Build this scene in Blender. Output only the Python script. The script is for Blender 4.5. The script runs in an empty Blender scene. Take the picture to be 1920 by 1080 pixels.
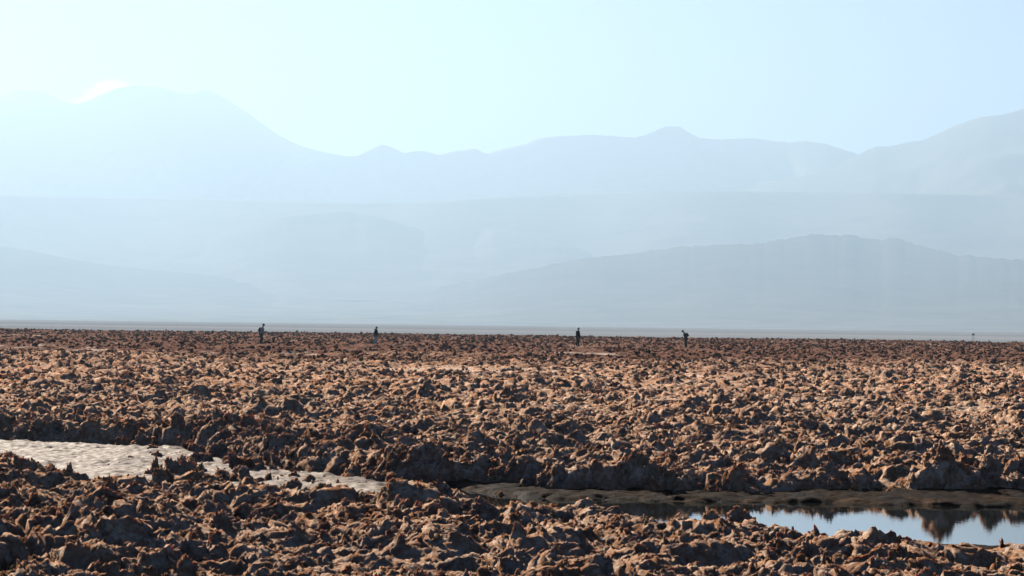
import bpy, math, random
import numpy as np
from mathutils import Vector, Matrix

random.seed(7)
rng = np.random.default_rng(7)
scene = bpy.context.scene
R = math.radians

# ------------------------------------------------------------------ camera
EYE = 2.2
cam_d = bpy.data.cameras.new('camera')
cam = bpy.data.objects.new('camera', cam_d)
scene.collection.objects.link(cam)
cam_d.lens = 75.0
cam_d.sensor_width = 36.0
cam_d.clip_start = 0.1
cam_d.clip_end = 400000.0
PITCH, ROLL = 68 / 4000, 0.0125
fw = Vector((0, math.cos(PITCH), math.sin(PITCH)))
up = Vector((0, -math.sin(PITCH), math.cos(PITCH)))
rt = Vector((1, 0, 0))
cx = rt * math.cos(ROLL) + up * math.sin(ROLL)
cy = -rt * math.sin(ROLL) + up * math.cos(ROLL)
cz = -fw
cam.matrix_world = Matrix(((cx.x, cy.x, cz.x, 0), (cx.y, cy.y, cz.y, 0), (cx.z, cy.z, cz.z, EYE), (0, 0, 0, 1)))
scene.camera = cam

# ------------------------------------------------------------------ sky, sun, exposure
SUN_AZ, SUN_EL = R(-30), R(25)          # azimuth from +Y, positive to the right
world = bpy.data.worlds.new('World')
scene.world = world
world.use_nodes = True
wn = world.node_tree.nodes
wn.clear()
sky = wn.new('ShaderNodeTexSky')
sky.sky_type = 'NISHITA'
sky.sun_disc = False
sky.sun_elevation = SUN_EL
sky.sun_rotation = SUN_AZ
sky.altitude = 2300
sky.air_density = 0.32
sky.dust_density = 0.05
sky.ozone_density = 1.0
bg = wn.new('ShaderNodeBackground')
bg.inputs['Strength'].default_value = 0.05
wo = wn.new('ShaderNodeOutputWorld')
world.node_tree.links.new(sky.outputs[0], bg.inputs[0])
world.node_tree.links.new(bg.outputs[0], wo.inputs[0])

sun_d = bpy.data.lights.new('sun', 'SUN')
sun_d.energy = 5.0
sun_d.angle = R(0.53)
sun_d.color = (1.0, 0.91, 0.79)
sun = bpy.data.objects.new('sun', sun_d)
scene.collection.objects.link(sun)
sd = Vector((math.sin(SUN_AZ) * math.cos(SUN_EL), math.cos(SUN_AZ) * math.cos(SUN_EL), math.sin(SUN_EL)))
sun.rotation_euler = sd.to_track_quat('Z', 'Y').to_euler()
sun.location = (0, 0, 50)

vs = scene.view_settings
vs.view_transform = 'Standard'
vs.look = 'None'
vs.exposure = 2.05
vs.gamma = 1.0
vs.use_curve_mapping = False
cyc = scene.cycles
cyc.max_bounces = 6
cyc.diffuse_bounces = 0
cyc.glossy_bounces = 3
cyc.volume_bounces = 0
cyc.transparent_max_bounces = 8
cyc.use_adaptive_sampling = True
cyc.adaptive_threshold = 0.01

HAZE_DENSITY = 1.36e-4
HAZE_COLOR = (0.350, 0.487, 0.635)
HAZE_G = 0.32

# ------------------------------------------------------------------ numpy noise
def _hash(ix, iy, iz, seed):
    h = (ix.astype(np.uint32) * np.uint32(374761393) + iy.astype(np.uint32) * np.uint32(668265263)
         + iz.astype(np.uint32) * np.uint32(2147483647) + np.uint32((seed * 974634777) & 0xffffffff))
    h = (h ^ (h >> np.uint32(13))) * np.uint32(1274126177)
    h = (h ^ (h >> np.uint32(16))) * np.uint32(2246822519)
    return h ^ (h >> np.uint32(15))

def hashf(ix, iy, seed):
    return _hash(ix, iy, np.zeros_like(ix), seed).astype(np.float32) / np.float32(4294967295)

_G3 = np.array([[1,1,0],[-1,1,0],[1,-1,0],[-1,-1,0],[1,0,1],[-1,0,1],[1,0,-1],[-1,0,-1],
                [0,1,1],[0,-1,1],[0,1,-1],[0,-1,-1],[1,1,0],[-1,1,0],[0,-1,1],[0,-1,-1]], dtype=np.float32)
_a = np.arange(16) * (2 * np.pi / 16)
_G2 = np.stack([np.cos(_a), np.sin(_a)], 1).astype(np.float32)

def perlin2(x, y, seed=0):
    x0 = np.floor(x); y0 = np.floor(y)
    fx = (x - x0).astype(np.float32); fy = (y - y0).astype(np.float32)
    ix = x0.astype(np.int64); iy = y0.astype(np.int64)
    zz = np.zeros_like(ix)
    u = fx * fx * fx * (fx * (fx * 6 - 15) + 10); v = fy * fy * fy * (fy * (fy * 6 - 15) + 10)
    def g(dx, dy):
        gr = _G2[_hash(ix + dx, iy + dy, zz, seed) & np.uint32(15)]
        return gr[..., 0] * (fx - dx) + gr[..., 1] * (fy - dy)
    a = g(0, 0); b = g(1, 0); c = g(0, 1); d = g(1, 1)
    a = a + u * (b - a); c = c + u * (d - c)
    return (a + v * (c - a)) * 1.41

def perlin3(x, y, z, seed=0):
    x0 = np.floor(x); y0 = np.floor(y); z0 = np.floor(z)
    fx = x - x0; fy = y - y0; fz = z - z0
    ix = x0.astype(np.int64); iy = y0.astype(np.int64); iz = z0.astype(np.int64)
    f = lambda t: t * t * t * (t * (t * 6 - 15) + 10)
    u, v, w = f(fx), f(fy), f(fz)
    def g(dx, dy, dz):
        gr = _G3[_hash(ix + dx, iy + dy, iz + dz, seed) & np.uint32(15)]
        return gr[..., 0] * (fx - dx) + gr[..., 1] * (fy - dy) + gr[..., 2] * (fz - dz)
    def lerp(a, b, t): return a + t * (b - a)
    p = lerp(g(0,0,0), g(1,0,0), u); q = lerp(g(0,1,0), g(1,1,0), u)
    r = lerp(g(0,0,1), g(1,0,1), u); s = lerp(g(0,1,1), g(1,1,1), u)
    return lerp(lerp(p, q, v), lerp(r, s, v), w)

def fbm2(x, y, oct=4, seed=0, gain=0.5):
    s = 0; a = 1; f = 1
    for i in range(oct):
        s = s + a * perlin2(x * f, y * f, seed + i); a *= gain; f *= 2.03
    return s

def domes(x, y, seed=0, jitter=0.9):
    """rounded knobs on a jittered grid; returns the envelope 0..1 with a random height each"""
    ix = np.floor(x).astype(np.int64); iy = np.floor(y).astype(np.int64)
    best = np.zeros(x.shape, np.float32)
    for dx in (-1, 0, 1):
        for dy in (-1, 0, 1):
            jx = ix + dx; jy = iy + dy
            px = jx + 0.5 + jitter * (hashf(jx, jy, seed) - 0.5)
            py = jy + 0.5 + jitter * (hashf(jx, jy, seed + 1) - 0.5)
            rr = 0.45 + 0.45 * hashf(jx, jy, seed + 2)
            hh = hashf(jx, jy, seed + 3) ** 1.4
            d2 = ((x - px) ** 2 + (y - py) ** 2) / (rr * rr)
            v = np.clip(1 - d2, 0, 1) ** 0.55 * (0.12 + 0.88 * hh) * (0.6 + 0.5 * rr)
            best = np.maximum(best, v.astype(np.float32))
    return best

def sstep(a, b, x):
    t = np.clip((x - a) / (b - a), 0, 1)
    return t * t * (3 - 2 * t)

def poly_sd(x, y, poly):
    """signed distance to a polygon, negative inside"""
    P = np.array(poly, float); n = len(P)
    d = np.full(x.shape, 1e18); ins = np.zeros(x.shape, bool)
    for i in range(n):
        ax, ay = P[i]; bx, by = P[(i + 1) % n]
        ex, ey = bx - ax, by - ay
        t = np.clip(((x - ax) * ex + (y - ay) * ey) / (ex * ex + ey * ey), 0, 1)
        d = np.minimum(d, (x - ax - t * ex) ** 2 + (y - ay - t * ey) ** 2)
        c = (ay > y) != (by > y)
        ins ^= c & (x < (bx - ax) * (y - ay) / (by - ay + 1e-12) + ax)
    return np.where(ins, -1, 1) * np.sqrt(d)

# ------------------------------------------------------------------ mesh helpers
def link(o, parent=None):
    scene.collection.objects.link(o)
    if parent:
        o.parent = parent
    return o

def grid_mesh(name, X, Y, Z, smooth=True):
    r, c = X.shape
    co = np.stack([X, Y, Z], -1).reshape(-1, 3).astype(np.float32)
    i = np.arange(r * c).reshape(r, c)
    q = np.stack([i[:-1, :-1], i[:-1, 1:], i[1:, 1:], i[1:, :-1]], -1).reshape(-1, 4).astype(np.int32)
    m = bpy.data.meshes.new(name)
    m.vertices.add(len(co)); m.vertices.foreach_set('co', co.ravel())
    m.loops.add(q.size); m.loops.foreach_set('vertex_index', q.ravel())
    m.polygons.add(len(q)); m.polygons.foreach_set('loop_start', np.arange(0, q.size, 4, dtype=np.int32))
    if smooth:
        m.polygons.foreach_set('use_smooth', np.ones(len(q), bool))
    m.update(calc_edges=True)
    return m

def float_attr(m, name, v):
    a = m.attributes.new(name, 'FLOAT', 'POINT')
    a.data.foreach_set('value', np.asarray(v, np.float32).ravel())

def structure(o, kind='structure', label=None):
    o['kind'] = kind
    if label:
        o['label'] = label
    return o

# ------------------------------------------------------------------ materials
class NT:
    def __init__(self, name):
        self.m = bpy.data.materials.new(name); self.m.use_nodes = True
        self.t = self.m.node_tree; self.n = self.t.nodes; self.n.clear()
        self.out = self.n.new('ShaderNodeOutputMaterial')
    def new(self, kind, **kw):
        nd = self.n.new(kind)
        for k, v in kw.items():
            if k in nd.inputs: nd.inputs[k].default_value = v
            else: setattr(nd, k, v)
        return nd
    def l(self, a, b): self.t.links.new(a, b)
    def noise(self, vec, scale, detail=6, rough=0.6, dist=0.0):
        nd = self.new('ShaderNodeTexNoise', Scale=scale, Detail=detail, Roughness=rough, Distortion=dist)
        self.l(vec, nd.inputs['Vector']); return nd.outputs['Fac']
    def ramp(self, fac, stops):
        nd = self.new('ShaderNodeValToRGB'); e = nd.color_ramp.elements
        while len(e) < len(stops): e.new(0.5)
        for k, (p, c) in enumerate(stops):
            e[k].position = p; e[k].color = (*c, 1) if len(c) == 3 else c
        self.l(fac, nd.inputs['Fac']); return nd.outputs['Color']
    def mix(self, fac, a, b, mode='MIX'):
        nd = self.new('ShaderNodeMix', data_type='RGBA', blend_type=mode)
        for v, s in ((fac, nd.inputs['Factor']), (a, nd.inputs['A']), (b, nd.inputs['B'])):
            pass
        ins = [i for i in nd.inputs if i.enabled]
        for v, s in zip((fac, a, b), ins):
            if hasattr(v, 'is_output'): self.l(v, s)
            elif isinstance(v, (int, float)): s.default_value = v
            else: s.default_value = (*v, 1)
        return [o for o in nd.outputs if o.enabled][0]
    def math(self, op, a, b=0.0, clamp=False):
        nd = self.new('ShaderNodeMath', operation=op); nd.use_clamp = clamp
        for v, s in zip((a, b), nd.inputs):
            if hasattr(v, 'is_output'): self.l(v, s)
            else: s.default_value = v
        return nd.outputs[0]

def crust_material():
    t = NT('salt_crust')
    geo = t.new('ShaderNodeNewGeometry'); pos = geo.outputs['Position']
    oi = t.new('ShaderNodeObjectInfo')
    big = t.noise(pos, 0.35, 3, 0.55)
    mid = t.noise(pos, 2.3, 5, 0.6, 0.4)
    fine = t.noise(pos, 14.0, 6, 0.7)
    c1 = t.ramp(mid, [(0.32, (0.09, 0.044, 0.027)), (0.44, (0.34, 0.170, 0.092)), (0.56, (0.52, 0.295, 0.165)), (0.70, (0.47, 0.36, 0.29))])
    c2 = t.ramp(big, [(0.35, (0.52, 0.245, 0.122)), (0.65, (0.47, 0.34, 0.262))])
    col = t.mix(0.38, c1, c2)
    rnd = t.ramp(oi.outputs['Random'], [(0.0, (0.70, 0.66, 0.66)), (0.3, (1.05, 0.86, 0.74)), (0.6, (1.0, 0.95, 0.92)), (1.0, (1.12, 1.16, 1.2))])
    col = t.mix(1.0, col, rnd, 'MULTIPLY')
    salt = t.ramp(t.math('ADD', t.math('MULTIPLY', fine, 0.6), t.math('MULTIPLY', t.noise(pos, 4.5, 4, 0.6), 0.4)), [(0.455, (0, 0, 0)), (0.60, (1, 1, 1))])
    col = t.mix(t.math('MULTIPLY', salt, 0.75), col, (0.90, 0.71, 0.55))
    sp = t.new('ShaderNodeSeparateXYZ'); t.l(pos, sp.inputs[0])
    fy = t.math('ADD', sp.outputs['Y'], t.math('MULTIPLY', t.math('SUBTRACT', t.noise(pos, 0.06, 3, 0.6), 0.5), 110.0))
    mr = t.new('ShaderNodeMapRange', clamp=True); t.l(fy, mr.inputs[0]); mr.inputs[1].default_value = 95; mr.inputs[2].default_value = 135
    col = t.mix(mr.outputs[0], col, t.mix(1.0, col, (0.30, 0.27, 0.30), 'MULTIPLY'))     # shade of far lump fronts at grazing view, darkened into the colour
    ap = t.new('ShaderNodeAttribute', attribute_name='pale')
    col = t.mix(t.math('MULTIPLY', ap.outputs['Fac'], 0.85), col, (0.66, 0.55, 0.46))
    at = t.new('ShaderNodeAttribute', attribute_name='wet')
    col = t.mix(at.outputs['Fac'], col, (0.030, 0.024, 0.020))
    b = t.new('ShaderNodeBsdfPrincipled', Roughness=0.88)
    b.inputs['Specular IOR Level'].default_value = 0.0
    b.inputs['Subsurface Weight'].default_value = 0.35
    b.inputs['Subsurface Radius'].default_value = (1.0, 0.5, 0.28)
    b.inputs['Subsurface Scale'].default_value = 0.015
    t.l(col, b.inputs['Base Color'])
    bn = t.noise(pos, 22.0, 8, 0.78)
    bp = t.new('ShaderNodeBump', Strength=1.0, Distance=0.06); t.l(bn, bp.inputs['Height'])
    t.l(bp.outputs[0], b.inputs['Normal'])
    t.l(b.outputs[0], t.out.inputs['Surface'])
    return t.m

def pan_material():
    t = NT('white_salt')
    pos = t.new('ShaderNodeNewGeometry').outputs['Position']
    n = t.noise(pos, 1.1, 6, 0.65); n2 = t.noise(pos, 9.0, 6, 0.7)
    col = t.ramp(n, [(0.36, (0.10, 0.066, 0.048)), (0.48, (0.21, 0.16, 0.125)), (0.62, (0.33, 0.27, 0.22))])
    spk = t.ramp(n2, [(0.28, (0.35, 0.27, 0.22)), (0.42, (1, 1, 1))])
    col = t.mix(1.0, col, spk, 'MULTIPLY')
    b = t.new('ShaderNodeBsdfPrincipled', Roughness=0.7)
    b.inputs['Specular IOR Level'].default_value = 0.12
    t.l(col, b.inputs['Base Color'])
    bp = t.new('ShaderNodeBump', Strength=0.6, Distance=0.02); t.l(n2, bp.inputs['Height'])
    t.l(bp.outputs[0], b.inputs['Normal']); t.l(b.outputs[0], t.out.inputs['Surface'])
    return t.m

def mud_material():
    t = NT('wet_mud')
    pos = t.new('ShaderNodeNewGeometry').outputs['Position']
    n = t.noise(pos, 2.0, 6, 0.65)
    col = t.ramp(n, [(0.40, (0.012, 0.007, 0.0045)), (0.56, (0.034, 0.020, 0.012)), (0.70, (0.13, 0.085, 0.055))])
    rg = t.ramp(n, [(0.4, (0.6, 0.6, 0.6)), (0.65, (0.9, 0.9, 0.9))])
    b = t.new('ShaderNodeBsdfPrincipled')
    b.inputs['Specular IOR Level'].default_value = 0.02
    t.l(col, b.inputs['Base Color']); t.l(rg, b.inputs['Roughness'])
    bp = t.new('ShaderNodeBump', Strength=1.0, Distance=0.05); t.l(t.noise(pos, 14.0, 8, 0.78), bp.inputs['Height'])
    t.l(bp.outputs[0], b.inputs['Normal']); t.l(b.outputs[0], t.out.inputs['Surface'])
    return t.m

def water_material():
    t = NT('pond_water')
    pos = t.new('ShaderNodeNewGeometry').outputs['Position']
    b = t.new('ShaderNodeBsdfPrincipled', Roughness=0.01, IOR=1.6)
    b.inputs['Base Color'].default_value = (0.012, 0.013, 0.011, 1)
    bp = t.new('ShaderNodeBump', Strength=0.05, Distance=0.01)
    mp = t.new('ShaderNodeMapping'); mp.inputs['Scale'].default_value = (1.0, 3.0, 1.0)
    t.l(pos, mp.inputs['Vector'])
    t.l(t.noise(mp.outputs[0], 5.0, 3, 0.5), bp.inputs['Height'])
    t.l(bp.outputs[0], b.inputs['Normal']); t.l(b.outputs[0], t.out.inputs['Surface'])
    return t.m

def desert_material():
    t = NT('desert_floor')
    pos = t.new('ShaderNodeNewGeometry').outputs['Position']
    mp = t.new('ShaderNodeMapping'); mp.inputs['Scale'].default_value = (0.25, 1.0, 1.0); t.l(pos, mp.inputs['Vector'])
    n = t.noise(mp.outputs[0], 0.0022, 5, 0.6)
    col = t.ramp(n, [(0.3, (0.13, 0.15, 0.175)), (0.5, (0.20, 0.226, 0.258)), (0.65, (0.29, 0.315, 0.345))])
    b = t.new('ShaderNodeBsdfDiffuse'); t.l(col, b.inputs['Color'])
    t.l(b.outputs[0], t.out.inputs['Surface'])
    return t.m

def mountain_material(name, rock, fan_mist, lo, hi):
    t = NT(name)
    geo = t.new('ShaderNodeNewGeometry'); pos = geo.outputs['Position']
    sep = t.new('ShaderNodeSeparateXYZ'); t.l(pos, sep.inputs[0])
    n = t.noise(pos, 0.0011, 8, 0.65)
    h = t.math('ADD', sep.outputs['Z'], t.math('MULTIPLY', t.math('SUBTRACT', n, 0.5), (hi - lo) * 1.4))
    mr = t.new('ShaderNodeMapRange', clamp=True); t.l(h, mr.inputs[0])
    mr.inputs[1].default_value = lo; mr.inputs[2].default_value = hi
    col = t.mix(mr.outputs[0], fan_mist, rock)
    v = t.ramp(t.noise(pos, 0.004, 6, 0.7), [(0.3, (0.6, 0.6, 0.6)), (0.7, (1.35, 1.35, 1.35))])
    col = t.mix(1.0, col, v, 'MULTIPLY')
    b = t.new('ShaderNodeBsdfDiffuse'); t.l(col, b.inputs['Color'])
    t.l(b.outputs[0], t.out.inputs['Surface'])
    return t.m

def plain_material(name, col, rough=0.85, var=0.25, scale=30.0):
    t = NT(name)
    tc = t.new('ShaderNodeTexCoord')
    n = t.noise(tc.outputs['Object'], scale, 4, 0.6)
    lo = tuple(c * (1 - var) for c in col); hi = tuple(min(1, c * (1 + var)) for c in col)
    b = t.new('ShaderNodeBsdfPrincipled', Roughness=rough)
    b.inputs['Specular IOR Level'].default_value = 0.08
    t.l(t.ramp(n, [(0.35, lo), (0.65, hi)]), b.inputs['Base Color'])
    t.l(b.outputs[0], t.out.inputs['Surface'])
    return t.m

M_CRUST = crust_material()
M_PAN = pan_material()
M_MUD = mud_material()
M_WATER = water_material()
M_DESERT = desert_material()

# ------------------------------------------------------------------ where things lie on the flat (metres)
LOW = [(-11.83, 37.7), (-9.03, 37.82), (-7.69, 37.28), (-6.45, 36.59), (-5.7, 36.43), (-4.59, 33.3), (-3.29, 31.3), (-2.52, 30.2), (-1.95, 29.4), (-1.13, 28.6), (-0.4, 28.64), (0.31, 27.7), (1.72, 27.4), (3.17, 27.5), (4.67, 27.8), (6.21, 28.2), (7.2, 28.4), (9.9, 29.0), (7.06, 21.2), (5.37, 21.55), (4.44, 21.65), (3.64, 21.9), (2.83, 22.25), (2.0, 22.95), (1.33, 23.62), (0.28, 24.66), (-0.47, 25.33), (-1.41, 26.34), (-2.62, 26.55), (-3.45, 26.84), (-4.43, 27.1), (-4.94, 27.3), (-5.65, 27.7), (-6.59, 28.5), (-8.98, 29.2), (-11.5, 29.8)]
WAT = [(-1.26, 28.78), (-0.68, 28.41), (0.3, 27.0), (1.49, 26.8), (2.91, 26.75), (4.55, 26.7), (6.3, 26.6), (8.44, 26.5), (6.86, 20.8), (5.25, 21.3), (2.76, 22.0), (1.31, 23.25), (-0.34, 24.99), (-1.02, 26.4)]
PAN = [(-11.83, 37.7), (-9.03, 37.82), (-7.69, 37.28), (-6.45, 36.59), (-5.7, 36.43), (-4.59, 33.3), (-3.29, 31.3), (-2.52, 30.2), (-1.95, 29.4), (-1.13, 28.6), (-0.88, 28.29), (-1.01, 26.01), (-2.62, 26.55), (-3.45, 26.84), (-4.43, 27.1), (-4.94, 26.2), (-5.65, 26.49), (-6.59, 27.63), (-8.98, 28.64)]
PEOPLE = [(-21.33, 182.07), (-12.06, 189.48), (6.0, 192.93), (15.61, 190.75)]
FOOT_Z = 0.25

def low_sd(x, y):
    w = 0.35 * perlin2(x * 0.9, y * 0.9, 71) + 0.16 * perlin2(x * 2.7, y * 2.7, 72)
    sd = poly_sd(x, y, LOW) + w
    isl = sstep(0.05, 0.45, perlin2(x * 1.1 + 3, y * 0.75, 77) + 0.3 * perlin2(x * 3, y * 2.4, 78)) * sstep(-6.2, -4.6, x) * sstep(-0.2, -1.0, x)
    return np.maximum(sd, -0.6 + 0.95 * isl)

def crust_fields(x, y):
    """height of the crust and how strong its lumps are at (x, y)"""
    sd_ = np.full(x.shape, 99.0)
    near = y < 42
    sd_[near] = low_sd(x[near], y[near])
    m = sstep(-0.05, 0.75, sd_)                                  # nothing inside the low ground
    # flats among the lumps farther out
    fl = fbm2(x * 0.045, y * 0.055, 3, 31)
    flat = sstep(0.24, 0.48, fl) * sstep(44, 60, y)
    for ex, ey, rx, ry in ((13, 89, 8.5, 3.2), (-3, 93, 5.5, 2.6), (21, 80, 5, 1.8), (6, 76, 3.5, 1.6), (-16, 101, 7, 2.4)):
        flat = np.maximum(flat, 1.25 * sstep(1.2, 0.55, ((x - ex) / rx) ** 2 + ((y - ey) / ry) ** 2 + 0.7 * perlin2(x * 0.5, y * 0.5, 36)))
    amp = (1.0 - 0.62 * flat) * (0.85 + 0.35 * fbm2(x * 0.3, y * 0.3, 2, 33))
    # fine low crumble on the near side of the pond, right
    amp = amp * (1 - 0.42 * sstep(2.4, 4.2, x) * sstep(24.0, 23.0, y))
    shore = sstep(0.4, 2.6, x) * sstep(25.5, 24.5, y) * sstep(2.0, 0.5, sd_)
    amp = amp * (1 - 0.72 * shore)
    # raised bank behind the low ground
    far_side = sstep(27.0, 28.5, y + 0.25 * np.minimum(x, 0) * -1 * 0 + 0.0)
    bank = far_side * np.exp(-((sd_ - 0.75) / 0.8) ** 2) * near * (1 - 0.3 * sstep(2.0, 5.0, x))
    amp = amp * (1 - 0.12 * sstep(2.5, 5.5, x) * (y > 26) * sstep(2.2, 0.8, sd_))
    return sd_, m, amp, bank, shore, flat

def crust_height(x, y):
    sd_, m, amp, bank, shore, _ = crust_fields(x, y)
    wx = x + 0.16 * perlin2(x * 2.1, y * 2.1, 1) + 0.06 * perlin2(x * 6, y * 6, 3)
    wy = y + 0.16 * perlin2(x * 2.1 + 9, y * 2.1 + 5, 2) + 0.06 * perlin2(x * 6 + 4, y * 6 + 7, 4)
    und = 0.08 * fbm2(x * 0.16, y * 0.16, 3, 11)
    big = domes(wx * 1.15, wy * 1.15, 21)
    mid = domes(wx * 2.7, wy * 2.7, 25)
    sml = domes(wx * 6.4, wy * 6.4, 29)
    rid = 1 - np.abs(perlin2(wx * 1.7, wy * 1.7, 41)) * 2.2
    h = 0.04 + und * (1 - shore) + amp * (0.15 * big + 0.19 * mid * (0.4 + big) + 0.11 * sml * (0.4 + mid) + 0.07 * np.clip(rid, 0, 1))
    near = y < 70
    if near.any():
        xn, yn = wx[near], wy[near]
        am = amp[near] if hasattr(amp, 'shape') else amp
        h[near] += am * (0.075 * domes(xn * 13, yn * 13, 33) + 0.048 * np.abs(perlin2(xn * 19, yn * 19, 35)) + 0.026 * perlin2(xn * 37, yn * 37, 37))
    h = h + bank * (0.03 + 0.14 * (perlin2(x * 0.9, y * 0.9, 51) + 0.5))
    h = -0.16 + (h + 0.16) * m
    return h, sd_

# ------------------------------------------------------------------ salt crust (heightfield with overhanging lumps)
def polar(d0, d1, rows, cols, half):
    d = np.exp(np.linspace(math.log(d0), math.log(d1), rows))
    a = np.linspace(-half, half, cols)
    D, A = np.meshgrid(d, a, indexing='ij')
    return D * np.tan(A), D + 0 * A

def build_crust(name, d0, d1, rows, cols, half, parent=None, taper_end=False):
    X, Y = polar(d0, d1, rows, cols, half)
    Z, S = crust_height(X, Y)
    lift = np.clip((Z + 0.05) * 2.2, 0, 1)
    k = 0.13 * lift
    dx = k * perlin3(X * 3.1, Y * 3.1, Z * 5, 61) + 0.5 * k * perlin3(X * 8, Y * 8, Z * 9, 63)
    dy = k * perlin3(X * 3.1 + 7, Y * 3.1 + 3, Z * 5, 62) + 0.5 * k * perlin3(X * 8 + 1, Y * 8 + 5, Z * 9, 64)
    Z = Z.astype(float)
    if taper_end:
        edge = 372 + 22 * perlin2(X * 0.02, Y * 0.0 + 3.3, 81) + 10 * perlin2(X * 0.09, Y * 0.05, 82)
        Z = -0.3 + (Z + 0.3) * sstep(18, 0, Y - edge)
    m = grid_mesh(name, X + dx, Y + dy, Z)
    wet = sstep(0.75, 0.10, S) * sstep(0.30, 0.06, Z) * (X > -2.2)
    wet = np.maximum(wet, 0.75 * sstep(0.6, 0.0, S) * sstep(0.22, 0.04, Z))
    float_attr(m, 'wet', np.clip(wet + 0.0, 0, 1) * 0.9)
    pale = np.clip(crust_fields(X, Y)[5] - 0.25, 0, 1) * sstep(0.0, 0.35, perlin2(X * 0.35, Y * 0.8, 95) + 0.2)
    float_attr(m, 'pale', pale)
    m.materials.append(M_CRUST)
    o = bpy.data.objects.new(name, m)
    return link(o, parent)

HALF = R(17.5)
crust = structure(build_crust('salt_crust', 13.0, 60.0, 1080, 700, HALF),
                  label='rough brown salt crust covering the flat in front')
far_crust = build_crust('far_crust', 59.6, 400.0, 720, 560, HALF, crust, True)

# ------------------------------------------------------------------ crust lumps
def ico(sub):
    import bmesh
    bm = bmesh.new(); bmesh.ops.create_icosphere(bm, subdivisions=sub, radius=1.0)
    v = np.array([p.co[:] for p in bm.verts]); f = np.array([[q.index for q in t.verts] for t in bm.faces], np.int32)
    bm.free(); return v, f

def tri_mesh(name, co, f):
    m = bpy.data.meshes.new(name)
    m.vertices.add(len(co)); m.vertices.foreach_set('co', co.astype(np.float32).ravel())
    m.loops.add(f.size); m.loops.foreach_set('vertex_index', f.ravel())
    m.polygons.add(len(f)); m.polygons.foreach_set('loop_start', np.arange(0, f.size, 3, dtype=np.int32))
    m.polygons.foreach_set('use_smooth', np.ones(len(f), bool))
    m.update(calc_edges=True); m.materials.append(M_CRUST); return m

def lump_mesh(k, v, f):
    s = 1000 + 40 * k
    r = np.random.default_rng(s)
    n = lambda fr, q: perlin3(v[:, 0] * fr + 10.3 * k, v[:, 1] * fr + 3.1, v[:, 2] * fr + 7.7, s + q)
    kind = k % 3
    rad = 0.72 + 0.55 * n(1.3, 0)
    rad += 0.46 * np.abs(n(2.4, 1)) + 0.36 * np.abs(n(5.0, 2)) + 0.27 * np.abs(n(10, 3)) + 0.15 * n(19, 4)
    rad -= 0.30 * np.clip(0.16 - np.abs(n(1.9, 5)), 0, 1)
    co = v * rad[:, None]
    if kind == 0: sc = (1.0, 0.85, 0.75)
    elif kind == 1: sc = (0.95, 0.32, 1.1)          # upturned plate
    else: sc = (0.70, 0.65, 1.05)                    # knob
    co = co * np.array(sc)
    co[:, 0] += 0.22 * co[:, 2] * r.uniform(-1, 1); co[:, 1] += 0.18 * co[:, 2] * r.uniform(-1, 1)
    co /= np.abs(co).max()
    return tri_mesh('crust_lump', co, f)

iv, if_ = ico(5)
LUMPS = [lump_mesh(k, iv, if_) for k in range(12)]

def scatter():
    P = []
    def band(d0, d1, dens, r0, r1, half):
        n = int(dens * (d1 * d1 - d0 * d0) * math.tan(half))
        d = np.sqrt(rng.uniform(d0 * d0, d1 * d1, n)); a = rng.uniform(-math.tan(half), math.tan(half), n)
        x, y = a * d, d
        s = r0 + (r1 - r0) * rng.random(n) ** 2.6
        P.append(np.stack([x, y, s], 1))
    hw = R(16.5)
    band(14, 60, 6.5, 0.05, 0.18, hw)
    band(14, 60, 22.0, 0.025, 0.085, hw)
    band(14, 42, 100.0, 0.015, 0.055, hw)
    band(60, 130, 13.0, 0.05, 0.21, hw)
    band(130, 380, 2.3, 0.11, 0.34, hw)
    n = 9000                                        # broken blocks along the bank behind the low ground
    bx = rng.uniform(-11, 10, n); by = rng.uniform(27.5, 40.5, n)
    bs = low_sd(bx, by)
    k = (bs > 0.05) & (bs < 1.5) & (by > 27.6 + 0 * bx)
    P.append(np.stack([bx[k], by[k], 0.06 + 0.24 * rng.random(k.sum()) ** 2.2], 1))
    P = np.concatenate(P)
    x, y, s = P.T
    h, sd_ = crust_height(x.copy(), y.copy())
    _, _, amp, _, shore, flat = crust_fields(x, y)
    und = perlin2(x * 0.7, y * 0.7, 91)
    keep = rng.random(len(x)) < np.clip(0.35 + 0.9 * und + 0.4, 0.05, 1) * (0.25 + 0.75 * amp)
    pan = poly_sd(x, y, PAN)
    loose = (sd_ < 0.2) & (pan < -0.2) & (x > -6.2) & (rng.random(len(x)) < 0.2 + 0.5 * sstep(-5.5, -3, x)) & (s < 0.15)
    muddy = (sd_ < 0.1) & (y > 26.9) & (x > -0.8) & (y > 26.2) & (s < 0.07) & (rng.random(len(x)) < 0.06)
    loose |= muddy
    keep &= (sd_ > 0.08) | loose
    z = np.where(loose, 0.02, h)
    keep &= rng.random(len(x)) < 1 - 0.93 * np.clip(flat, 0, 1)
    for px, py in PEOPLE:
        keep &= ~((np.abs(x - px) < 1.2) & (y > py - 40) & (y < py + 2))
    keep &= y < 366 + 22 * perlin2(x * 0.02, y * 0 + 3.3, 81)
    s = s * np.where(amp < 0.7, 0.6, 1.0) * np.where(shore > 0.3, 0.55, 1.0)
    return np.stack([x, y, z - 0.10 * s, s], 1)[keep]

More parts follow.
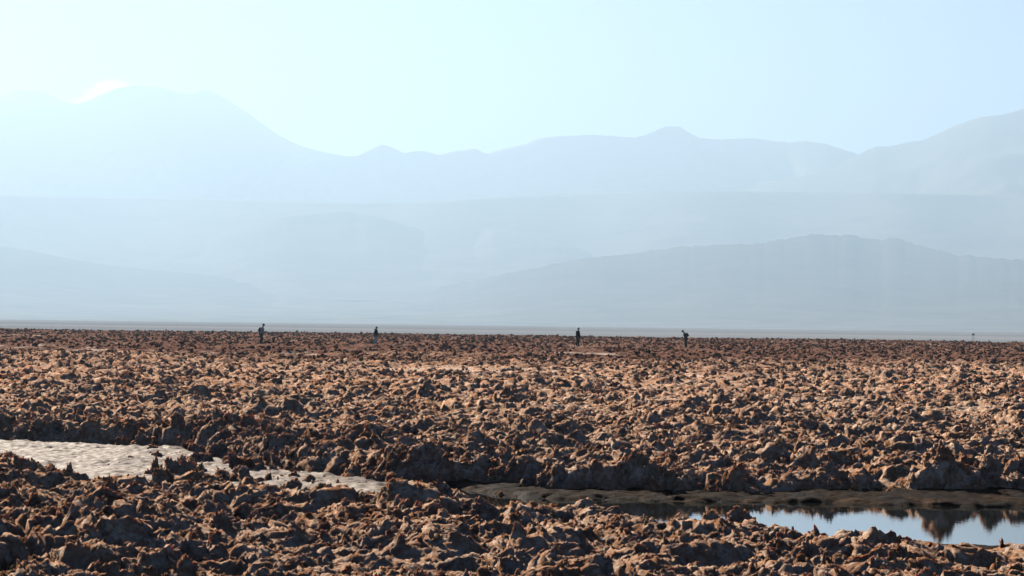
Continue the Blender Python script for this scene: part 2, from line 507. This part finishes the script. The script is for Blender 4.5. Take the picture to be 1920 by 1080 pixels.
pts = scatter()
N = len(pts)
kinds = rng.integers(0, len(LUMPS), N)
rots = np.stack([rng.normal(0, 0.30, N), rng.normal(0, 0.30, N), rng.uniform(0, 6.283, N)], 1)
scl = pts[:, 3:4] * rng.uniform(0.75, 1.25, (N, 3)) * np.where(rng.random(N) < 0.12, 1.35, 1.0)[:, None] ** np.array([-0.3, -0.3, 1.0]) * np.where(pts[:, 1:2] > 60, np.array([[1.1, 1.1, 0.85]]), 1.0)
in_view = np.abs(pts[:, 0] / pts[:, 1]) < math.tan(R(13.3))
app = np.where(in_view & (pts[:, 1] > 18.6), pts[:, 3] / pts[:, 1], 0)
order = np.argsort(-app)
LABELLED = [  # x, y, z, scale xyz, rotation z, mesh, label
    (2.45, 22.40, 0.15, (0.20, 0.18, 0.27), 0.4, 6, 'tall pale knob of salt crust standing at the near edge of the pond'),
    (2.08, 22.25, 0.12, (0.20, 0.11, 0.19), 0.2, 1, 'pointed salt shard just left of the tall knob by the pond'),
    (-8.30, 38.10, 0.20, (0.40, 0.35, 0.36), 1.0, 0, 'dark rounded crust mound behind the white salt pan, far left'),
    (-7.25, 38.35, 0.22, (0.52, 0.38, 0.32), 2.1, 3, 'broad dark crust mound right of the rounded one behind the salt pan'),
    (-5.15, 39.4, 0.30, (0.42, 0.30, 0.30), 0.6, 9, 'grey brown crust block behind the right end of the salt pan'),
    (-2.40, 39.7, 0.26, (0.20, 0.20, 0.22), 0.3, 6, 'smooth round crust knob in the middle of the brown field'),
    (-1.85, 38.6, 0.26, (0.26, 0.22, 0.20), 1.3, 0, 'dark crust lump right of the smooth round knob'),
    (4.31, 41.2, 0.24, (0.13, 0.12, 0.20), 1.3, 5, 'small upright pointed crust lump in the field right of centre'),
]
def add_lump(mesh, loc, rot, sc, label=None):
    o = bpy.data.objects.new('crust_lump', mesh)
    o.location = loc; o.rotation_euler = rot; o.scale = sc
    link(o, crust)
    if label: o['label'] = label
    return o
for (x, y, z, sc, rz, k, lab) in LABELLED:
    add_lump(LUMPS[k], (x, y, z), (0, 0, rz), sc, lab)
NBIG = 290
protos = {}
for i in order[:NBIG]:
    o = add_lump(LUMPS[kinds[i]], pts[i, :3], rots[i], scl[i])
    protos.setdefault(int(kinds[i]), o)
rest = np.sort(order[NBIG:])

def rubble():
    m = bpy.data.meshes.new('crust_rubble')
    m.vertices.add(len(rest)); m.vertices.foreach_set('co', pts[rest, :3].astype(np.float32).ravel())
    for nm, arr in (('lump_rotation', rots[rest]), ('lump_scale', scl[rest])):
        a = m.attributes.new(nm, 'FLOAT_VECTOR', 'POINT'); a.data.foreach_set('vector', arr.astype(np.float32).ravel())
    a = m.attributes.new('lump_kind', 'INT', 'POINT'); a.data.foreach_set('value', kinds[rest].astype(np.int32))
    o = link(bpy.data.objects.new('crust_rubble', m), crust)
    o['kind'] = 'stuff'; o['label'] = 'countless smaller lumps and crumbs of brown salt crust'
    g = bpy.data.node_groups.new('rubble', 'GeometryNodeTree')
    g.interface.new_socket('Geometry', in_out='INPUT', socket_type='NodeSocketGeometry')
    g.interface.new_socket('Geometry', in_out='OUTPUT', socket_type='NodeSocketGeometry')
    n = g.nodes; L = g.links.new
    gi = n.new('NodeGroupInput'); go = n.new('NodeGroupOutput')
    join = n.new('GeometryNodeJoinGeometry')
    for k in sorted(protos):
        oi = n.new('GeometryNodeObjectInfo'); oi.transform_space = 'ORIGINAL'
        oi.inputs['Object'].default_value = protos[k]; oi.inputs['As Instance'].default_value = True
        L(oi.outputs['Geometry'], join.inputs[0])
    iop = n.new('GeometryNodeInstanceOnPoints')
    iop.inputs['Pick Instance'].default_value = True
    def attr(nm, ty):
        a = n.new('GeometryNodeInputNamedAttribute'); a.data_type = ty; a.inputs['Name'].default_value = nm
        return [s for s in a.outputs if s.enabled][0]
    e2r = n.new('FunctionNodeEulerToRotation')
    L(attr('lump_rotation', 'FLOAT_VECTOR'), e2r.inputs[0])
    L(gi.outputs[0], iop.inputs['Points']); L(join.outputs[0], iop.inputs['Instance'])
    L(attr('lump_kind', 'INT'), iop.inputs['Instance Index'])
    L(e2r.outputs[0], iop.inputs['Rotation']); L(attr('lump_scale', 'FLOAT_VECTOR'), iop.inputs['Scale'])
    L(iop.outputs[0], go.inputs[0])
    md = o.modifiers.new('rubble', 'NODES'); md.node_group = g
    m.materials.append(M_CRUST)
    return o
rubble()

# ------------------------------------------------------------------ low ground: white salt pan, mud shore, pond
def rect_grid(x0, x1, y0, y1, nx, ny):
    x = np.linspace(x0, x1, nx); y = np.linspace(y0, y1, ny)
    return np.meshgrid(x, y)

def build_pan():
    X, Y = rect_grid(-12.5, -0.2, 25.4, 38.8, 320, 300)
    s = poly_sd(X, Y, PAN)
    Z = 0.030 + 0.012 * fbm2(X * 1.3, Y * 1.3, 3, 101) + 0.035 * np.abs(fbm2(X * 2.1, Y * 2.6, 4, 104, 0.6)) + 0.022 * domes(X * 3.3 + perlin2(X * 2, Y * 2, 5), Y * 4.1 + perlin2(X * 2, Y * 2, 6), 106) * sstep(-0.1, 0.4, perlin2(X * .8, Y * .8, 107)) + 0.012 * perlin2(X * 13, Y * 13, 108)
    Z = Z - 0.14 * sstep(-0.1, 0.5, s) - 0.06 * sstep(-2.0, -0.9, X)
    m = grid_mesh('salt_pan', X, Y, Z); m.materials.append(M_PAN)
    return structure(link(bpy.data.objects.new('salt_pan', m)), label='flat sheet of white salt at the left')
build_pan()

def build_mud():
    X, Y = rect_grid(-2.0, 11.0, 20.0, 31.2, 330, 300)
    w = poly_sd(X, Y, WAT) + 0.22 * perlin2(X * 1.1, Y * 1.1, 111) + 0.10 * perlin2(X * 3.5, Y * 3.5, 112)
    Z = -0.16 + 0.205 * sstep(-0.55, 0.30, w) + 0.03 * fbm2(X * 1.6, Y * 2.6, 4, 115) + 0.022 * domes(X * 5, Y * 7, 117) + 0.014 * perlin2(X * 7, Y * 12, 118) + 0.010 * np.abs(perlin2(X * 11, Y * 13, 119))
    Z = Z - 0.10 * sstep(-0.8, -1.8, X)
    Z = np.where(w > 0.4, Z + 0.012 * sstep(0.4, 1.4, w), Z)
    m = grid_mesh('mud_shore', X, Y, Z); m.materials.append(M_MUD)
    return structure(link(bpy.data.objects.new('mud_shore', m)), label='dark wet mud shore along the pond')
build_mud()

def build_water():
    X, Y = rect_grid(-2.4, 11.0, 20.2, 29.6, 60, 50)
    m = grid_mesh('pond_water', X, Y, 0 * X); m.materials.append(M_WATER)
    return structure(link(bpy.data.objects.new('pond_water', m)), label='still pond reflecting the pale sky at the right')
build_water()

# ------------------------------------------------------------------ desert floor to the horizon
def build_desert():
    r = np.concatenate([[0.5, 6], np.exp(np.linspace(math.log(12), math.log(23500), 90))])
    a = np.linspace(0, 2 * math.pi, 129)
    D, A = np.meshgrid(r, a, indexing='ij')
    Z = np.full(D.shape, -0.30)
    m = grid_mesh('desert_floor', D * np.sin(A), D * np.cos(A), Z); m.materials.append(M_DESERT)
    return structure(link(bpy.data.objects.new('desert_floor', m)), label='pale desert plain beyond the crust')
build_desert()

# ------------------------------------------------------------------ mountains
def mountain(name, label, sky_pts, dist, foot, mat, cols, rows, power=1.8, lin=0.35, gully=0.10, rough=0.012, az=None, back=0.35, dvar=0.05, seed=0, on=None):
    A = np.array([p[0] for p in sky_pts]); E = np.array([p[1] for p in sky_pts])
    a0, a1 = az or (A[0], A[-1])
    a = np.linspace(a0, a1, cols)
    el = np.interp(a, A, E)
    ker = np.hanning(5); ker /= ker.sum()
    el = np.convolve(np.pad(el, 2, mode='edge'), ker, 'valid')
    el = el + rough * (perlin2(a * 5.3, a * 0 + .5, seed) + 0.6 * perlin2(a * 12.0, a * 0 + 1.5, seed + 1) + 0.35 * perlin2(a * 27.0, a * 0 + 2.5, seed + 2))
    dr = dist * (1 + dvar * perlin2(a * 0.25, a * 0 + 7.1, seed + 3))
    zr = EYE + dr * np.tan(np.radians(el))
    t = np.linspace(0, 1, rows)
    tb = np.linspace(0, 1, max(6, rows // 6))[1:]
    T, AA = np.meshgrid(t, a, indexing='ij')
    D = foot + (dr[None, :] - foot) * T
    prof = lin * T + (1 - lin) * T ** power
    Z = zr[None, :] * prof
    if on is not None:                         # a hill that stands on the long slope and flares into it
        base = on(AA, D); top = (zr - on(a, dr))[None, :]
        Z = base - 5 + (top + 5) * (0.25 * T + 0.75 * T ** 2)
    xk, yk = D * np.sin(np.radians(AA)) / 1000, D * np.cos(np.radians(AA)) / 1000
    g = (1 - 2.0 * np.abs(perlin2(xk * 1.0 + 0.3 * perlin2(xk * 2, yk * 2, seed + 5), yk * 1.1, seed + 4))) \
        + 0.5 * (1 - 2 * np.abs(perlin2(xk * 2.3, yk * 2.4, seed + 6))) + 0.3 * fbm2(xk * 5, yk * 3, 3, seed + 8)
    Z = Z + gully * zr[None, :] * (g - 0.9) * T ** 1.2 * (1 - T) ** 0.75
    TB, AB = np.meshgrid(tb, a, indexing='ij')
    DB = dr[None, :] * (1 + back * TB)
    ZB = zr[None, :] * (1 - 0.9 * TB) + 0.02 * zr[None, :] * perlin2(AB * 3, TB * 4, seed + 9) * TB
    D = np.concatenate([D, DB]); Z = np.concatenate([Z, ZB]); AA = np.concatenate([AA, AB])
    Z[0] = -6.0
    Z[-1] = np.minimum(Z[-1], Z[-2])
    m = grid_mesh(name, D * np.sin(np.radians(AA)), D * np.cos(np.radians(AA)), Z)
    m.materials.append(mat)
    return structure(link(bpy.data.objects.new(name, m)), label=label)

ROCK = (0.11, 0.095, 0.085); PALE_MIST = (0.56, 0.52, 0.47)  # second tone paints the bright low mist onto the far ranges' lower flanks
M_FAR = mountain_material('far_rock', ROCK, PALE_MIST, 1020, 1450)
M_RIGHT = mountain_material('mountain_rock', (0.14, 0.115, 0.10), (0.26, 0.22, 0.19), 350, 1200)
M_SLOPE = mountain_material('fan_gravel', (0.17, 0.15, 0.135), (0.15, 0.14, 0.13), 0, 700)
M_HILL = mountain_material('hill_rock', (0.085, 0.075, 0.07), (0.15, 0.13, 0.12), 0, 200)

VOLC = [(-22, 4.2), (-18, 4.6), (-14.5, 5.05), (-12.8, 5.45), (-11.8, 5.607), (-11.52, 5.658), (-11.11, 5.825), (-10.63, 6.078), (-10.29, 6.159), (-9.59, 6.166), (-8.89, 6.005), (-8.54, 6.015), (-8.26, 6.135), (-7.98, 6.044), (-7.48, 5.762), (-6.91, 5.395), (-6.34, 4.983), (-5.76, 4.712), (-5.19, 4.553), (-4.62, 4.464), (-4.19, 4.401), (-2.91, 4.195), (-0.9, 3.968), (3, 3.6)]
BACK = [(-26, 3.6), (-20, 4.4), (-16.5, 5.0), (-14.38, 5.406), (-13.58, 5.726), (-13.33, 5.859), (-13.1, 5.964), (-12.56, 5.956), (-12.21, 5.83), (-11.96, 5.699), (-11.66, 5.653), (-10.83, 5.596), (-9.44, 5.427), (-6, 4.6)]
MESA = [(-9, 3.6), (-5.76, 4.172), (-4.91, 4.388), (-4.2, 4.458), (-3.91, 4.591), (-3.54, 4.768), (-3.2, 4.675), (-2.95, 4.536), (-2.63, 4.627), (-2.34, 4.603), (-2.02, 4.508), (-1.62, 4.614), (-1.05, 4.694), (-0.73, 4.57), (-0.19, 4.719), (0.31, 4.84), (0.67, 5.001), (1.38, 5.065), (2.03, 5.115), (2.67, 5.077), (3.24, 5.039), (3.6, 5.127), (3.89, 5.257), (4.1, 5.344), (4.45, 5.346), (4.67, 5.19), (4.96, 5.05), (5.38, 4.995), (6.38, 5.041), (6.94, 4.972), (7.37, 4.93), (7.79, 4.973), (8.35, 4.888), (8.92, 4.705), (9.34, 4.578), (10.45, 4.394), (11.83, 4.209), (16, 3.8)]
RIGHT = [(1.5, 3.3), (3.98, 3.58), (5.11, 3.643), (6.25, 3.806), (7.38, 3.967), (8.5, 4.211), (8.92, 4.465), (9.18, 4.62), (9.68, 4.831), (9.96, 4.816), (10.31, 4.9), (10.86, 4.996), (11.27, 5.162), (11.82, 5.41), (12.37, 5.586), (12.92, 5.637), (13.46, 5.798), (14.5, 6.05), (16, 6.2), (18, 5.9), (21, 5.0), (26, 3.8)]
SLOPE = [(-26, 2.9), (-13.54, 3.202), (-10.8, 3.228), (-8.0, 3.219), (-4.61, 3.197), (-2.03, 3.252), (-1.46, 3.331), (0.54, 3.457), (3.4, 3.615), (5.11, 3.643), (7.66, 3.614), (13.48, 3.55), (26, 3.3)]
HILL = [(-13, 0.6), (-9.0, 1.8), (-7.57, 2.348), (-6.59, 2.664), (-6.02, 2.802), (-5.17, 2.902), (-4.6, 2.969), (-3.75, 2.869), (-3.03, 2.68), (-2.31, 2.461), (-1.59, 2.371), (-1.16, 2.448), (-0.45, 2.63), (-0.02, 2.549), (0.55, 2.456), (1.42, 2.2), (2.6, 1.7), (5, 0.6)]
NEAR = [(-6, 0.1), (-2.5, 0.85), (0.0, 1.4), (1.71, 1.754), (3.14, 1.941), (4.56, 2.142), (6.27, 2.228), (7.39, 2.365), (7.82, 2.481), (8.03, 2.539), (8.38, 2.428), (8.94, 2.502), (9.36, 2.406), (9.78, 2.352), (10.19, 2.424), (10.61, 2.272), (11.03, 2.133), (11.85, 1.969), (12.68, 1.89), (13.49, 1.866), (16, 1.8), (20, 1.5), (26, 0.8), (31, 0.1)]
LEFT = [(-34, 0.2), (-24, 2.0), (-16, 2.0), (-13.51, 1.866), (-12.7, 1.771), (-11.87, 1.619), (-10.77, 1.428), (-9.66, 1.334), (-8.26, 1.216), (-5, 0.8), (-1, 0.1)]

def slope_z(a, d):
    E = np.interp(a, [p[0] for p in SLOPE], [p[1] for p in SLOPE])
    dr = 12800 * (1 + 0.05 * perlin2(a * 0.25, a * 0 + 7.1, 283))
    t = np.clip((d - 6500) / (dr - 6500), 0, 1)
    return (EYE + dr * np.tan(np.radians(E))) * (0.15 * t + 0.85 * t ** 3.0)
mountain('far_peak', 'faint far peak left of the volcano', BACK, 17400, 14600, M_FAR, 300, 24, power=2.0, seed=200)
mountain('volcano', 'broad flat-topped volcano fading in haze at the left', VOLC, 16400, 13300, M_FAR, 460, 60, power=2.4, lin=0.30, gully=0.17, seed=220)
mountain('mesa_ridge', 'long hazy ridge with a small flat knob on top', MESA, 15900, 13200, M_FAR, 520, 60, power=2.2, lin=0.35, gully=0.15, seed=240)
mountain('mountain_flank', 'large mountain rising out of frame at the right', RIGHT, 15000, 10800, M_RIGHT, 420, 90, power=1.5, lin=0.45, gully=0.15, seed=260)
mountain('alluvial_slope', 'long gentle gravel slope below the mountains', SLOPE, 12800, 6500, M_SLOPE, 460, 110, power=3.0, lin=0.15, gully=0.07, rough=0.006, seed=280)
mountain('low_hill', 'low rounded hill on the slope left of centre', HILL, 11700, 9200, M_SLOPE, 260, 60, on=slope_z, gully=0.06, rough=0.02, seed=300)
mountain('foothill', 'dark blue foothills with three humps at the right', NEAR, 9500, 6900, M_HILL, 340, 70, on=slope_z, gully=0.06, rough=0.04, seed=320)
mountain('low_ridge', 'low ridge sloping down from the left edge', LEFT, 10300, 7600, M_HILL, 220, 50, on=slope_z, gully=0.06, rough=0.012, seed=340)

# ------------------------------------------------------------------ haze
def build_haze():
    m = bpy.data.meshes.new('haze')
    x0, x1, y0, y1, z0, z1 = -24000, 24000, -3000, 25500, -8.0, 1950
    co = [(x, y, z) for z in (z0, z1) for y in (y0, y1) for x in (x0, x1)]
    f = [(0, 2, 3, 1), (4, 5, 7, 6), (0, 1, 5, 4), (2, 6, 7, 3), (0, 4, 6, 2), (1, 3, 7, 5)]
    m.from_pydata(co, [], f); m.update()
    t = NT('haze'); v = t.new('ShaderNodeVolumePrincipled')
    v.inputs['Color'].default_value = (*HAZE_COLOR, 1)
    v.inputs['Density'].default_value = HAZE_DENSITY
    v.inputs['Anisotropy'].default_value = HAZE_G
    t.l(v.outputs[0], t.out.inputs['Volume'])
    m.materials.append(t.m)
    o = link(bpy.data.objects.new('haze', m)); o['kind'] = 'stuff'; o['label'] = 'pale blue haze filling the air'
    return o
build_haze()

# ------------------------------------------------------------------ people
import bmesh
M_SKIN = plain_material('skin', (0.42, 0.26, 0.19), 0.6, 0.08)
def skin_obj(name, pts, edges, mat, parent, root=0):
    """one continuous surface grown around a chain of joints; pts = [(x, y, z, radius)]"""
    m = bpy.data.meshes.new(name)
    m.from_pydata([p[:3] for p in pts], edges, []); m.update()
    bm = bmesh.new(); bm.from_mesh(m)
    lay = bm.verts.layers.skin.verify(); bm.verts.ensure_lookup_table()
    for v, p in zip(bm.verts, pts):
        r = p[3] if isinstance(p[3], tuple) else (p[3], p[3])
        v[lay].radius = r; v[lay].use_root = (v.index == root)
    bm.to_mesh(m); bm.free()
    m.materials.append(mat)
    o = link(bpy.data.objects.new(name, m), parent)
    o.modifiers.new('skin', 'SKIN').use_smooth_shade = True
    sb = o.modifiers.new('smooth', 'SUBSURF'); sb.levels = 1; sb.render_levels = 1
    return o

def knob(name, mat, parent, c, r, squash=(1, 1, 1), seed=0, sub=3, cut=None):
    v, f = ico(sub)
    n = 1 + 0.06 * perlin3(v[:, 0] * 2.5, v[:, 1] * 2.5, v[:, 2] * 2.5, 900 + seed)
    co = v * n[:, None] * np.array(squash) * r
    if cut is not None:
        co[:, 2] = np.maximum(co[:, 2], cut * r)
    m = tri_mesh(name, co + np.array(c), f); m.materials.clear(); m.materials.append(mat)
    return link(bpy.data.objects.new(name, m), parent)

def person(label, loc, yaw, lean, nod, jacket, trousers, top, top_kind, coat=0.0, tall=1.72, arms=0.25, stride=0.10, skirt=False, hood=False):
    root = bpy.data.objects.new('person', None); link(root)
    root.location = loc; root.rotation_euler = (0, 0, yaw); root.scale = (tall / 1.75,) * 3
    root['label'] = label; root['category'] = 'person'; root['group'] = 'people walking on the salt flat'
    P0 = Vector((0, 0, 0.92))
    def tor(x, y, z):                      # a point of the upper body, bent forward over the hips
        d = Vector((x, y, z)) - P0; k = math.sin(lean), math.cos(lean)
        return P0 + Vector((d.x * k[1] + d.z * k[0], d.y, d.z * k[1] - d.x * k[0]))
    nk = tor(0.0, 0, 1.47)
    a2 = lean + nod
    def hd(x, y, z):                       # a point of the head, relative to the neck
        k = math.sin(a2), math.cos(a2)
        return nk + Vector((x * k[1] + z * k[0], y, z * k[1] - x * k[0]))
    V, Ed, idx = [], [], {}
    def add(nm, p, r, frm=None):
        idx[nm] = len(V); V.append((*p, r))
        if frm: Ed.append((idx[frm], idx[nm]))
    add('pelvis', P0, 0.12)
    add('waist', tor(0, 0, 1.08), (0.13, 0.10), 'pelvis'); add('chest', tor(0, 0, 1.30), (0.15, 0.11), 'waist'); add('neckbase', tor(0, 0, 1.43), 0.065, 'chest')
    add('neck', hd(0.01, 0, 0.03), 0.056, 'neckbase'); add('jaw', hd(0.03, 0, 0.085), 0.068, 'neck'); add('skull', hd(0.015, 0, 0.17), 0.088, 'jaw'); add('crown', hd(0.0, 0, 0.23), 0.052, 'skull')
    add('nose', hd(0.115, 0, 0.125), 0.013, 'jaw')
    hands = {}
    for sx, s_ in ((1, 'l'), (-1, 'r')):
        add('hip' + s_, (0, sx * 0.09, 0.88), 0.09, 'pelvis')
        st = stride * sx
        add('knee' + s_, (0.03 + st * 0.6, sx * 0.10, 0.49), 0.06, 'hip' + s_)
        add('ankle' + s_, (st - 0.03, sx * 0.10, 0.09), 0.042, 'knee' + s_)
        add('toe' + s_, (st + 0.15, sx * 0.115, 0.035), 0.035, 'ankle' + s_)
        add('sh' + s_, tor(0, sx * 0.19, 1.38), 0.058, 'chest')
        e = tor(0.02 + 0.12 * arms * sx, sx * 0.25, 1.09); add('el' + s_, e, 0.043, 'sh' + s_)
        w = e + Vector((0.08 + 0.35 * arms, -sx * 0.02, -0.23 + 0.1 * arms)); add('wr' + s_, w, 0.030, 'el' + s_)
        d = (w - e).normalized()
        add('palm' + s_, w + d * 0.07, (0.036, 0.020), 'wr' + s_)
        for q in range(4):
            b = w + d * 0.12 + Vector((0.018 * (q - 1.5), 0, 0)); tip = b + d * (0.05 + 0.012 * (1.5 - abs(q - 1.2))) - Vector((0, sx * 0.015, 0))
            add('f%d%s' % (q, s_), b, 0.010, 'palm' + s_); add('t%d%s' % (q, s_), tip, 0.008, 'f%d%s' % (q, s_))
        add('thumb' + s_, w + d * 0.06 + Vector((0.045, 0, -0.01)), 0.011, 'palm' + s_)
    g = lambda n: V[idx[n]][:3]
    skin_obj('body', V, Ed, M_SKIN, root)
    mj = plain_material('jacket_cloth', jacket, 0.85); mt = plain_material('trouser_cloth', trousers, 0.85); mh = plain_material(top_kind, top, 0.8)
    # jacket with sleeves
    J, JE = [], []
    def ja(p, r, frm=None):
        J.append((*p, r))
        if frm is not None: JE.append((frm, len(J) - 1))
        return len(J) - 1
    j0 = ja(tor(0, 0, 1.02), (0.185, 0.15))
    j1 = ja(tor(0, 0, 1.20), (0.19, 0.145), j0); j2 = ja(tor(0, 0, 1.35), (0.19, 0.135), j1); j3 = ja(tor(0.0, 0, 1.49), 0.088, j2)
    jl = ja((0, 0, 0.86), (0.20, 0.165), j0)
    if coat: ja((0, 0, 0.86 - coat), (0.24, 0.20), jl)
    for s_ in 'lr':
        a_ = ja(g('sh' + s_), 0.080, j2); b_ = ja(g('el' + s_), 0.066, a_); c_ = ja(g('wr' + s_), 0.050, b_)
    skin_obj('jacket', J, JE, mj, root)
    T = [(0, 0, 0.93, (0.17, 0.135))]; TE = []
    for s_ in 'lr':
        for nm, r in (('hip', 0.110), ('knee', 0.085), ('ankle', 0.070)):
            T.append((*g(nm + s_), r)); TE.append((len(T) - 2 if nm != 'hip' else 0, len(T) - 1))
    skin_obj('trousers', T, TE, mt, root)
    ms = plain_material('shoe_leather', (0.03, 0.026, 0.024), 0.7)
    for s_ in 'lr':
        a_ = g('ankle' + s_); t_ = g('toe' + s_)
        skin_obj('shoe', [(a_[0] - 0.03, a_[1], 0.05, 0.05), (a_[0] + 0.05, a_[1], 0.055, 0.052), (t_[0] + 0.02, t_[1], 0.04, 0.040)], [(0, 1), (1, 2)], ms, root)
    c = hd(-0.005, 0, 0.185)
    k = knob(top_kind, mh, root, (0, 0, 0), 0.132 if top_kind == 'cap' else 0.110, (1.08, 0.92, 1.0), 3, 3, -0.15 if top_kind != 'hood' else -0.8)
    k.location = c; k.rotation_euler = (0, a2 - (0.25 if top_kind == 'hair' else 0.0), 0)
    if top_kind == 'cap':
        pb = mh.node_tree.nodes['Principled BSDF']; pb.inputs['Subsurface Weight'].default_value = 0.8; pb.inputs['Subsurface Scale'].default_value = 0.15
        br = skin_obj('cap_brim', [(0.07, 0, 0.0, (0.07, 0.008)), (0.17, 0, -0.02, (0.06, 0.007))], [(0, 1)], mh, k)
    if hood:
        kk = knob('hood', mj, root, (0, 0, 0), 0.12, (0.8, 1.15, 0.75), 5); kk.location = tor(-0.09, 0, 1.45)
    return root, tor

def backpack(label, person_root, tor, lean, col, size):
    root = bpy.data.objects.new('backpack', None); link(root)
    k = person_root.scale.x; yaw = person_root.rotation_euler.z
    lp = tor(-0.20, 0, 1.20) * k
    root.location = person_root.location + Matrix.Rotation(yaw, 3, 'Z') @ lp
    root.rotation_euler = (Matrix.Rotation(yaw, 3, 'Z') @ Matrix.Rotation(lean, 3, 'Y')).to_euler()
    root['label'] = label; root['category'] = 'backpack'
    mat = plain_material('backpack_nylon', col, 0.6)
    knob('pack_body', mat, root, (0, 0, 0), 0.24 * size, (0.55, 0.75, 1.0), 11)
    knob('pocket', mat, root, (-0.11 * size, 0, -0.08 * size), 0.12 * size, (0.5, 1.0, 0.8), 12)
    for sy in (-1, 1):
        skin_obj('strap', [(0.05, sy * 0.11, 0.18 * size, 0.018), (0.22, sy * 0.13, 0.22 * size, 0.018), (0.36, sy * 0.13, 0.08, 0.018), (0.30, sy * 0.15, -0.12, 0.016), (0.06, sy * 0.13, -0.17 * size, 0.016)],
                 [(0, 1), (1, 2), (2, 3), (3, 4)], mat, root)

(x1, y1), (x2, y2), (x3, y3), (x4, y4) = PEOPLE
p1, t1 = person('person in a pale beige jacket bending forward, facing right, leftmost of the four walkers', (x1, y1, FOOT_Z), R(-8), 0.16, 0.35, (0.62, 0.57, 0.44), (0.035, 0.03, 0.028), (0.02, 0.015, 0.012), 'hair', tall=1.76, stride=0.05)
backpack('small black backpack on the back of the walker in the beige jacket', p1, t1, 0.16, (0.012, 0.012, 0.014), 0.9)
p2, t2 = person('person in a long black hooded coat and pale grey trousers, facing right', (x2, y2, FOOT_Z), R(-20), 0.10, 0.15, (0.010, 0.010, 0.012), (0.62, 0.60, 0.60), (0.012, 0.011, 0.012), 'hair', coat=0.12, tall=1.60, arms=0.5, stride=0.08, hood=True)
p3, t3 = person('upright person in a black jacket, dark trousers and a white cap', (x3, y3, FOOT_Z), R(-35), 0.04, 0.10, (0.010, 0.011, 0.015), (0.022, 0.034, 0.042), (0.80, 0.79, 0.76), 'cap', tall=1.72, arms=0.1, stride=0.03)
p4, t4 = person('person all in black stooping to the left, rightmost of the four walkers', (x4, y4, FOOT_Z), R(172), 0.30, 0.55, (0.010, 0.011, 0.018), (0.015, 0.014, 0.015), (0.012, 0.011, 0.012), 'hair', tall=1.70, arms=-0.1, stride=0.06)
backpack('dark backpack on the stooping walker in black', p4, t4, 0.30, (0.014, 0.012, 0.016), 0.85)

# ------------------------------------------------------------------ marker stand far out on the plain
def marker():
    root = bpy.data.objects.new('marker_stand', None); link(root); root.location = (95.2, 440, -0.30); root.rotation_euler = (0, 0, -0.2)
    root['label'] = 'thin two-legged grey marker stand on the plain beyond the crust, far right'; root['category'] = 'marker'
    mm = plain_material('weathered_steel', (0.16, 0.17, 0.17), 0.6)
    for sx in (-1, 1):
        skin_obj('leg', [(sx * 0.26, 0, 0, 0.035), (sx * 0.14, 0, 1.45, 0.03)], [(0, 1)], mm, root)
    skin_obj('crossbar', [(-0.20, 0, 0.70, 0.022), (0.20, 0, 0.70, 0.022)], [(0, 1)], mm, root)
    bm = bmesh.new(); bmesh.ops.create_cube(bm, size=1.0)
    bmesh.ops.scale(bm, vec=(0.50, 0.08, 0.36), verts=bm.verts); bmesh.ops.bevel(bm, geom=bm.edges[:], offset=0.02, segments=2, affect='EDGES')
    bmesh.ops.translate(bm, vec=(0.05, 0, 1.60), verts=bm.verts)
    m = bpy.data.meshes.new('sign_box'); bm.to_mesh(m); bm.free(); m.materials.append(mm)
    link(bpy.data.objects.new('sign_box', m), root)
marker()

# ------------------------------------------------------------------ small cloud behind the volcano
def cloud():
    V, F, off = [], [], 0
    v, f = ico(4)
    for az_, el_, r in [(-11.75, 5.66, 75), (-11.62, 5.68, 85), (-11.45, 5.74, 110), (-11.25, 5.84, 130), (-11.05, 5.95, 160), (-10.85, 6.06, 190), (-10.62, 6.10, 180), (-10.42, 6.12, 130)]:
        d = 52000
        c = np.array([d * math.sin(R(az_)), d * math.cos(R(az_)), d * math.tan(R(el_))])
        n = 1 + 0.5 * perlin3(v[:, 0] * 1.8 + r, v[:, 1] * 1.8, v[:, 2] * 1.8, 70) + 0.35 * np.abs(perlin3(v[:, 0] * 4.5, v[:, 1] * 4.5 + r, v[:, 2] * 4.5, 71))
        V.append(v * n[:, None] * np.array([1.6, 1.6, 0.9]) * r + c); F.append(f + off); off += len(v)
    m = tri_mesh('cloud', np.concatenate(V), np.concatenate(F)); m.materials.clear()
    t = NT('cloud'); vol = t.new('ShaderNodeVolumePrincipled'); vol.inputs['Color'].default_value = (1, 1, 1, 1); vol.inputs['Density'].default_value = 0.0013; vol.inputs['Anisotropy'].default_value = 0.5
    t.l(vol.outputs[0], t.out.inputs['Volume']); m.materials.append(t.m)
    o = link(bpy.data.objects.new('cloud', m)); o['kind'] = 'stuff'; o['label'] = 'small white cloud behind the left shoulder of the volcano'
cloud()
